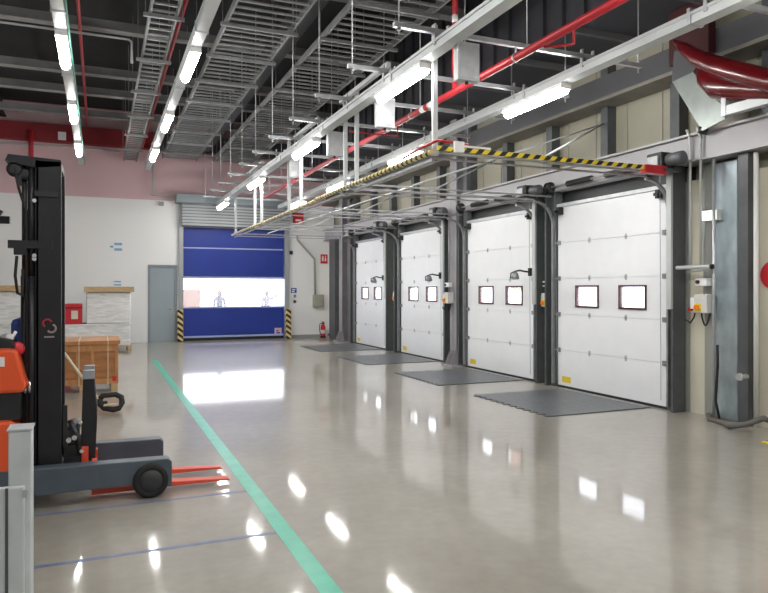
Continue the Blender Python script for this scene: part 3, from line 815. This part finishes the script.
part('cartons', MB().box(a[0]-.6,b[0],26.5,27.5,.14,b[2],.01),mat('peach carton',(.19,.10,.06),.7,var=.05),t)
part('pallet', MB().box(a[0]-.6,b[0],26.5,27.5,.09,.14).box(a[0]-.6,b[0],26.5,26.6,0,.09).box(a[0]-.6,b[0],27.4,27.5,0,.09),'wood',t)

# ================================================================ RIGHT END
for xa,xb in ((683,690),(705,716)):
    trim(MB().box(7.285,7.30,on_x(xb,300,7.29)[1],on_x(xa,300,7.29)[1],0,3.28),mat('grey green wall strip',(.30,.31,.28),.5))
# galvanised sheet and piping past the nearest door
y0=on_x(716,300,7.28)[1]; y1=on_x(738,300,7.28)[1]
solo('galvanised_panel', MB().box(7.262,7.298,y1,y0,.02,3.25).box(7.255,7.262,y1,y0,1.95,1.97),'gsheet','tall bluish galvanised sheet panel right of the nearest control box','sheet panel')
pp2=on_x(715,300,7.16)
t=thing('pipe_post','thin galvanised pipe standing on the floor right of the nearest control box','pipe',(7.14,pp2[1],0))
part('pipe', MB().tube([(7.14,pp2[1],0),(7.14,pp2[1],3.3)],.021,10),'galv',t)
part('floor_flange', MB().disc((7.14,pp2[1],.008),'z',.05,.014,14),'galvd',t)
arm0=on_x(678,267,7.02); arm1=on_x(716,265,7.02)
t=thing('bracket_arm','pale horizontal bracket tube above the nearest control box','bracket',(7.02,arm0[1],1.9))
part('arm_tube', MB().tube([(7.04,6.66,1.93),(7.04,6.12,1.93)],.028,10),'tray',t)
part('arm_stay', MB().bar((7.06,6.50,1.87),(7.06,6.14,1.89),.02,.02),'galvd',t)
part('end_cap', MB().disc((7.04,6.11,1.93),'y',.031,.03,10),'black',t)
for x,l in ((697,'left of two thin grey conduits rising above the nearest control box'),(707.5,'right of two thin grey conduits rising above the nearest control box')):
    yy=on_x(x,200,7.2)[1]
    solo('conduit', MB().tube([(7.08,yy,1.9),(7.08,yy,3.6),(7.02,yy,3.72)],.018,8),'tray',l,'conduit',group='conduits over the control box')
yy=on_x(710,210,7.2)[1]
t=thing('emergency_light','small bright rectangular lamp above the nearest control box','emergency light',(7.2,yy,2.55))
part('case', MB().box(7.17,7.26,yy-.13,yy+.10,2.52,2.66,.008),'ctrl',t)
part('lens', MB().box(7.165,7.17,yy-.12,yy+.09,2.53,2.65),mat('lamp lens',(.9,.9,.88),.4,emit=1.2),t)
wp=on_x(750,300,7.12)[1]
solo('wall_pipe', MB().tube([(7.2,wp-.02,0),(7.2,wp-.02,3.28)],.03,10),'ctrl','off white pipe beside the dark column at right edge','pipe')
s0=on_x(741,366,7.0); s1=on_x(758,367,7.15)
solo('pipe_stub', MB().tube([(6.9,5.6,.62),(7.02,5.6,.62)],.03,10).disc((6.9,5.6,.62),'x',.045,.03,12),'galv','small round pipe stub on the column at right','pipe')
solo('pipe_stub', MB().tube([(7.3,5.30,.60),(7.18,5.30,.60)],.06,14).disc((7.18,5.30,.60),'x',.075,.04,14),'beige','round beige pipe stub on the cream wall at right edge','pipe')
pts=[(7.20,6.30,.03),(7.0,6.1,.025),(6.95,5.85,.03),(6.80,5.65,.04),(6.82,5.45,.10),(6.95,5.33,.18),(7.10,5.30,.12),(7.15,5.28,.05),(7.1,5.1,.04),(7.08,4.6,.04)]
solo('floor_hose', MB().tube(pts,.035,10),mat('grey brown hose',(.12,.11,.10),.6),'dark hose lying on the floor at the foot of the right column','hose')
solo('black_cable', MB().tube([(7.1,6.08,.95),(7.07,6.05,.7),(7.10,6.09,.5),(7.06,6.07,.25),(7.1,6.05,.03)],.016,8),'black','black cable hanging against the galvanised panel','cable')
c=on_x(774,275,7.29)
t=thing('round_sign','red round sign cut by the right edge on cream wall','sign',(7.29,c[1],c[2]-.16))
part('disc', MB().disc((7.288,c[1],c[2]),'x',.17,.016,32),'redbox',t)
c=on_x(768,284,7.29)
solo('floor_plate', MB().box(6.55,6.95,4.6,5.05,.0015,.012),'hazX','small striped floor plate at the right edge','floor plate')
# red duct elbow with galvanised chute
t=thing('red_duct','large glossy red duct bend at upper right','duct',(6.9,5.7,3.7))
P=lambda x,y,X=6.72: on_x(x,y,X)
rim=[P(674,41),P(684,48),P(696,57),P(712,64),P(735,71),P(768,80),P(830,95)]
part('rim', MB().tube(rim,[.02,.07,.095,.11,.115,.12,.12],20),'redd',t)
bowl=[P(699,66,6.86),P(707,77,6.86),P(719,85,6.86),P(740,88,6.86),P(768,90,6.86),P(830,96,6.9)]
part('bowl', MB().tube(bowl,[.05,.13,.17,.15,.12,.10],20),'redd',t)
c0=P(676,30,7.13); c1=P(716,30,7.13)
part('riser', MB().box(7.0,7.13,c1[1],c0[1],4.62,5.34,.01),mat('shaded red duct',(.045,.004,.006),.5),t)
t=thing('metal_chute','tapered galvanised chute below the red duct','chute',(6.95,6.2,3.65))
q=[P(673,82,6.98),P(694,72,6.98),P(702,84,6.98),P(712,95,6.98),P(722,104,6.98),P(726,119,6.98),P(703,131,6.98)]
part('front_sheet', MB().prism([(v[1],v[2]) for v in q],'x',6.965,6.98),mat('chute sheet',(.25,.28,.265),.4,.3,var=.12,scale=5),t)
q2=[P(675,52,7.0),P(682,50,7.0),P(697,66,7.0),P(694,73,7.0),P(672,83,7.0)]
part('side_sheet', MB().prism([(v[1],v[2]) for v in q2],'x',6.985,7.1),'beamd',t)
part('outlet', MB().tube([P(704,127,7.02),P(702,134,7.02)],.06,12),'dark',t)
st0=P(726,112,6.85)
t=thing('support_rail','pale channel rail under the red duct at right edge','rail',(6.85,st0[1],st0[2]))
part('rail', MB().box(6.80,6.90,3.6,st0[1],st0[2]-.05,st0[2]+.06),'tray',t)
part('end_plate', MB().box(6.79,6.91,st0[1]-.04,st0[1]+.02,st0[2]-.06,st0[2]+.17),'tray',t)
part('stud', MB().tube([(6.95,st0[1]-.55,3.66),(6.95,st0[1]-.55,st0[2])],.02,8),'galv',t)

# ================================================================ FLOOR MARKINGS
solo('floor_line', MB().box(1.10,1.215,1.0,16.4,.0006,.0014),'green','long green painted line along the floor','floor marking')
solo('floor_line', MB().box(-6,1.10,5.465,5.505,.0006,.0014),'bluel','thin blue floor line nearest the reach truck','floor marking')
solo('floor_line', MB().box(-6,1.10,4.445,4.485,.0006,.0014),'bluel','thin blue floor line in the foreground','floor marking')

# ================================================================ REACH TRUCK
TY0=5.60; TY1=6.50
rt=thing('reach_truck','orange and black reach truck at left with lowered red forks pointing right','reach truck',(-1.0,6.05,0))
def leg(y0,y1,x1,face):
    mb=MB().prism([(-1.0,.10),(-1.0,.315),(x1-.03,.295),(x1,.27),(x1,.07),(x1-.10,.07),(.2,.11),(-.1,.11)],'y',y0,y1,.008)
    return mb
l=part('outrigger_leg', leg(TY0,TY0+.13,.53,1),'truckgrey',rt)
part('wheel', MB().lathe((.37,TY0-.005,.135),[(.03,-.012),(.085,-.012),(.09,-.02),(.128,-.02),(.135,-.005),(.135,.085),(.03,.09)],'y',28),'black',l)
part('hub', MB().lathe((.37,TY0-.02,.135),[(.02,-.008),(.085,-.006),(.088,.0)],'y',24),mat('wheel hub',(.035,.038,.042),.5),l)
part('leg_end_lamp', MB().box(.53,.535,TY0+.03,TY0+.07,.15,.22),'orange',l)
l2=part('outrigger_leg', leg(TY1-.13,TY1,.53,1),'truckgrey',rt)
part('wheel', MB().lathe((.37,TY1-.08,.135),[(.03,0),(.128,0),(.135,.01),(.135,.08),(.128,.095),(.03,.1)],'y',28),'black',l2)
# mast: two outer channels, crossheads, cylinders
for y0,s in ((5.76,1),(6.34,-1)):
    ya,yb2=y0,y0+s*.05
    part('mast_channel', MB().box(-.455,-.275,min(ya,yb2),max(ya,yb2),.22,2.64,.006).box(-.455,-.435,min(ya,ya+s*.12),max(ya,ya+s*.12),.22,2.64),'mast',rt)
    part('inner_channel', MB().box(-.43,-.30,min(ya+s*.06,ya+s*.10),max(ya+s*.06,ya+s*.10),.24,2.62),'dark',rt)
part('crosshead', MB().prism([(-.66,2.62),(-.64,2.67),(-.28,2.65),(-.28,2.60),(-.46,2.58)],'y',5.76,6.34),'mast',rt)
part('mast_bracket', MB().box(-.64,-.34,5.75,5.80,1.96,2.02).box(-.60,-.52,5.74,5.80,1.91,1.96),'mast',rt)
part('mast_bracket', MB().box(-.46,-.30,5.745,5.76,2.36,2.40),'dark',rt)
part('mast_tie', MB().box(-.46,-.40,5.8,6.3,1.2,1.32).box(-.46,-.40,5.8,6.3,.4,.55),'mast',rt)
part('back_plate', MB().box(-.36,-.345,5.8,6.3,.25,2.6),'mast',rt)
for x,r,y in ((-.485,.028,5.80),(-.535,.018,5.82),(-.505,.024,6.25)):
    part('lift_cylinder', MB().tube([(x,y,.25),(x,y,1.75)],r+.008,12).tube([(x,y,1.75),(x,y,2.6)],r,12),'mast',rt)
part('hose', MB().tube([(-.60,5.78,2.58),(-.57,5.77,2.42),(-.52,5.77,2.25),(-.515,5.77,.4)],.011,6),'black',rt)
part('hose', MB().tube([(-.58,5.76,1.90),(-.59,5.75,1.75),(-.575,5.75,1.62),(-.54,5.76,1.60),(-.54,5.76,1.8)],.012,6),'black',rt)
part('roller_group', MB().lathe((-.60,5.80,2.56),[(.03,-.03),(.055,-.02),(.055,.02),(.03,.03)],'y',16).lathe((-.53,5.80,2.53),[(.02,-.02),(.045,-.015),(.045,.015),(.02,.02)],'y',14).box(-.58,-.55,5.78,5.82,2.44,2.6),'dark',rt)
for z in (2.325,1.905,1.88): part('bolt_head', MB().disc((-.462,5.752,z),'y',.016,.012,12),'chrome',rt)
for x in (-.525,-.495):
    part('cylinder_collar', MB().tube([(x,5.755,.86),(x,5.755,.95)],.012,8),'chrome',rt)
# emblem on the mast
arc=lambda cx,cz,r,a0,a1,n=10:[(cx+r*math.cos(a0+(a1-a0)*q/n),5.7575,cz+r*math.sin(a0+(a1-a0)*q/n)) for q in range(n+1)]
em=part('emblem', MB().tube(arc(-.375,1.385,.030,.3,4.2),.010,6),mat('emblem red',(.30,.02,.03),.5),rt,'small red and white emblem')
part('emblem_mark', MB().tube(arc(-.345,1.345,.030,-2.6,1.3),.009,6).box(-.395,-.325,5.756,5.76,1.275,1.287),mat('emblem white',(.32,.28,.28),.5),em)
# carriage, fork backrest and side shift
part('carriage_upright', MB().prism([(-.145,.28),(-.035,.28),(-.02,.62),(-.045,.93),(-.125,.93),(-.135,.6)],'y',5.85,5.90,.004),'mast',rt)
part('carriage_upright', MB().prism([(-.145,.28),(-.035,.28),(-.02,.62),(-.045,.93),(-.125,.93),(-.135,.6)],'y',6.22,6.27,.004),'mast',rt)
for ya in (5.845,6.215): part('carriage_top_pad', MB().box(-.128,-.04,ya,ya+.06,.93,1.0,.006),'bumper',rt,'pale grey pad on the fork carriage')
part('carriage_plate', MB().box(-.10,-.06,5.9,6.22,.33,.42).box(-.10,-.06,5.9,6.22,.60,.68),'mast',rt)
part('side_shift_unit', MB().box(-.27,-.14,5.84,6.28,.32,.42,.01).tube([(-.20,5.80,.50),(-.20,6.3,.50)],.05,12).box(-.265,-.235,5.79,5.83,.42,.74).tube([(-.22,5.8,.62),(-.16,5.8,.48),(-.15,5.8,.36)],.02,8),'dark',rt)
for x,z in ((-.225,.47),(-.185,.485),(-.14,.60),(-.135,.375)): part('pin', MB().disc((x,5.782,z),'y',.02 if x<-.15 else .014,.02,12),'chrome',rt)
part('red_stop', MB().box(-.135,-.085,5.79,5.85,.27,.40,.006),'forkred',rt,'small red stop')
# reach arms to the body and forks
for y,nm in ((5.742,'near'),(6.13,'far')):
    part('fork', MB().prism([(-.06,.03),(-.06,.30),(-.02,.30),(-.02,.075),(.55,.068),(1.0,.045),(1.02,.03)],'y',y,y+.095,.003),'forkred',rt,'red fork')
part('reach_carriage', MB().box(-.52,-.28,5.74,6.36,.10,.24,.01),'mast',rt)
part('leg_cross_member', MB().box(-.70,-.52,5.73,6.37,.10,.30),'mast',rt)
# body
part('body_lower', MB().prism([(-2.2,.12),(-.57,.12),(-.55,.62),(-.60,.68),(-2.2,.68)],'y',5.62,6.48,.03),'orange',rt)
part('dark_band', MB().box(-2.15,-.545,5.65,6.45,.68,.88),'dark',rt)
part('body_upper', MB().prism([(-2.2,.88),(-.52,.88),(-.50,.94),(-.565,1.19),(-.60,1.21),(-2.2,1.21)],'y',5.62,6.48,.025),'orange',rt)
part('body_label', MB().box(-.68,-.645,5.614,5.62,1.08,1.15),'whitep',rt,'white label')
part('control_console', MB().prism([(-.72,1.20),(-.57,1.20),(-.60,1.27),(-.70,1.30)],'y',5.68,6.1,.01),'dark',rt)
part('lever', MB().tube([(-.62,5.75,1.26),(-.585,5.74,1.33)],.012,8).box(-.65,-.60,5.72,5.78,1.25,1.31,.01),'whitep',rt,'white control lever')
part('grip_guard', MB().lathe((-.575,5.72,1.20),[(.01,-.04),(.05,-.03),(.055,.0),(.04,.05),(.01,.06)],'y',18),'redbox',rt)
part('seat_back', MB().box(-.64,-.53,5.92,6.3,1.18,1.42,.04),'seatblue',rt,'blue seat back')
for x,y in ((-.98,5.68),(-.98,6.42),(-2.1,5.68),(-2.1,6.42)): part('guard_pillar', MB().tube([(x,y,1.2),(x-.0,y,2.2)],.03,8),'mast',rt)
mbx=MB().box(-2.15,-.70,5.64,5.70,2.2,2.26).box(-2.15,-.70,6.40,6.46,2.2,2.26).bar((-.72,5.65,2.14),(-.672,5.65,2.23),.04,.03)
for q in range(8): mbx.box(-2.1+q*.18,-2.06+q*.18,5.7,6.4,2.2,2.25)
part('overhead_guard', mbx,'mast',rt)

# ================================================================ GUARD POST IN THE FOREGROUND
gr=thing('guard_rail','pale galvanised steel guard rail post in the left foreground','guard rail',(-.25,2.5,0))
def fg(x,y,Y=2.5): return on_y(x,y,Y)
a=fg(8,432); b=fg(31,432)
part('post', MB().box(a[0],b[0],2.5,2.6,0,a[2],.004),'postgrey',gr)
c=fg(25,478); d=fg(-120,478)
part('rail', MB().box(-1.8,c[0],2.47,2.498,0.12,c[2]-.02,.004),'postgrey',gr)
e0=fg(8,478); e1=fg(9,478)
part('rail_lip', MB().box(a[0]-.004,a[0]+.004,2.464,2.47,.12,c[2]-.02),'doorframe',gr)
part('top_cap', MB().box(a[0]-.004,b[0]+.004,2.496,2.604,a[2],a[2]+.006),'galv',gr)
part('rail_plate', MB().box(a[0]+.045,c[0]+.012,2.462,2.47,c[2]-.055,c[2]-.03),'galv',gr)
part('base_plate', MB().box(a[0]-.05,b[0]+.05,2.45,2.65,0,.012),'galvd',gr)

# ================================================================ GOODS BEHIND THE TRUCK
CY=11.7
c0=on_y(45,390,CY)[0]; c1=on_y(119,390,CY)[0]; cz=on_y(90,341,CY)[2]
cr=thing('wooden_crate','brown plywood crate with straps on the floor behind the truck mast','crate',((c0+c1)/2,CY+.5,0))
part('crate_side', MB().box(c0+.02,c1-.02,CY+.02,CY+1.1,.12,cz-.06),'crate',cr)
part('crate_lid', MB().box(c0-.02,c1+.02,CY-.02,CY+1.14,cz-.06,cz,.006),'crate',cr)
for x in (c0+.02,c0+.44,c1-.42,c1-.06): part('batten', MB().box(x,x+.05,CY,CY+.02,.12,cz-.06),'crateb',cr)
part('batten', MB().box(c0+.02,c1-.02,CY-.004,CY+.02,cz-.17,cz-.07),'crateb',cr)
part('batten', MB().box(c0+.02,c1-.02,CY-.004,CY+.02,.12,.20),'crateb',cr)
for x in (on_y(79,340,CY)[0],on_y(108,340,CY)[0]):
    part('strap', MB().box(x-.008,x+.008,CY-.026,CY-.02,.1,cz).box(x-.008,x+.008,CY-.026,CY+1.14,cz,cz+.004),'pole',cr,'pale strap')
for x in (c0,(c0+c1)/2-.05,c1-.12): part('skid', MB().box(x,x+.10,CY,CY+1.1,0,.12),'wood',cr)
part('corner_mark', MB().box(c1-.10,c1-.04,CY-.006,CY-.004,.16,.24),'redbox',cr,'small red mark')
def wrapped(x0,x1,y0,dep,z1,z2,label,lid,ux0,ux1):
    t=thing('wrapped_pallet',label,'wrapped pallet',((x0+x1)/2,y0+dep/2,0))
    mb=MB()
    for q in range(5): mb.box(x0,x1,y0+q*dep/4.6,y0+q*dep/4.6+.1,.10,.13)
    for x in (x0,(x0+x1)/2-.05,x1-.1): mb.box(x,x+.1,y0,y0+dep,0,.10)
    part('pallet',mb,'wood',t)
    part('lower_load', MB().box(x0+.02,x1-.02,y0+.02,y0+dep-.02,.13,z1,.03),'film',t)
    part('upper_load', MB().box(ux0,ux1,y0+.05,y0+dep-.05,z1,z2,.04),'film',t)
    part('ledge', MB().box(x0,x1,y0,y0+dep,z1-.03,z1,.01),'whitep',t)
    if lid:
        mb=MB().box(ux0-.05,ux1+.08,y0-.02,y0+.10,z2,z2+.14,.006)
        for q in range(1,5): mb.box(ux0-.05,ux1+.08,y0+q*.26,y0+q*.26+.12,z2+.08,z2+.14)
        mb.box(ux0-.05,ux0+.05,y0,y0+dep,z2,z2+.08).box(ux1-.05,ux1+.05,y0,y0+dep,z2,z2+.08)
        part('timber_top',mb,'wood',t,'raw timber top frame')
    return t
WY=19.3
X=lambda px,Y=WY: on_y(px,300,Y)[0]
Zp=lambda y,px=100,Y=WY: on_y(px,y,Y)[2]
wrapped(X(50),X(131.5),WY,1.2,Zp(324),Zp(292),'stretch wrapped pallet load with a timber top near the personnel door',True,X(86),X(131))
wrapped(X(-45),X(30),WY,1.2,Zp(324),Zp(291),'stretch wrapped pallet load with a timber top left of the truck mast',True,X(-42),X(28))
a0,b0=X(64),X(82); zb=Zp(324); zt=Zp(303.5)
t=thing('red_case','red case with a pale label on the wrapped load beside the mast','case',((a0+b0)/2,WY+.25,zb))
part('case_body', MB().box(a0,b0,WY+.02,WY+.5,zb,zt,.02),'redbox',t)
part('case_lid', MB().box(a0-.01,b0+.01,WY+.01,WY+.51,zt-.12,zt-.10),'redd',t)
part('label_plate', MB().box(a0+.17,a0+.33,WY+.012,WY+.02,zb+.14,zb+.36),'carton',t,'pale label')
# tool with looped head leaning on the crate
p0=on_y(62,350,11.62); p1=on_y(101,407,9.75); p1=(p1[0],p1[1],.12)
t=thing('floor_tool','pale handled floor tool with a black looped head leaning on the crate','tool',p1)
part('handle', MB().tube([p0,p1],.022,8),'pole',t)
cx,cyy=p1[0]+.12,p1[1]-.12
pts=[(cx+u,cyy+.3*v,.13+v) for u,v in ((-.13,.06),(-.10,.10),(.06,.11),(.13,.07),(.14,0),(.10,-.07),(.03,-.085),(-.08,-.06),(-.13,-.01),(-.13,.06))]
part('head_loop', MB().tube(pts,.038,8),'black',t)
part('head_plate', MB().box(cx-.09,cx+.10,cyy-.05,cyy+.05,.10,.12,.004),'pole',t)
part('head_socket', MB().tube([p1,(cx-.06,cyy+.04,.13)],.03,8),'dark',t)

# ================================================================ CAMERA, LIGHT, WORLD
cam=bpy.data.cameras.new('camera'); co=bpy.data.objects.new('camera',cam); C.objects.link(co)
co.location=(0,0,H); co.rotation_euler=(PI/2,0,-YAW)
cam.sensor_width=36; cam.lens=FPX/768*36; cam.shift_y=-(296.5-HZ)/768; cam.clip_start=.05
bpy.context.scene.camera=co
w=bpy.data.worlds.new('world'); bpy.context.scene.world=w; w.use_nodes=True
bg=w.node_tree.nodes['Background']; bg.inputs[0].default_value=(.95,.97,1,1); bg.inputs[1].default_value=3.6
sc=bpy.context.scene
sc.view_settings.view_transform='Standard'; sc.view_settings.look='None'; sc.view_settings.exposure=0.72
sc.cycles.sample_clamp_indirect=6.0; sc.cycles.caustics_refractive=False
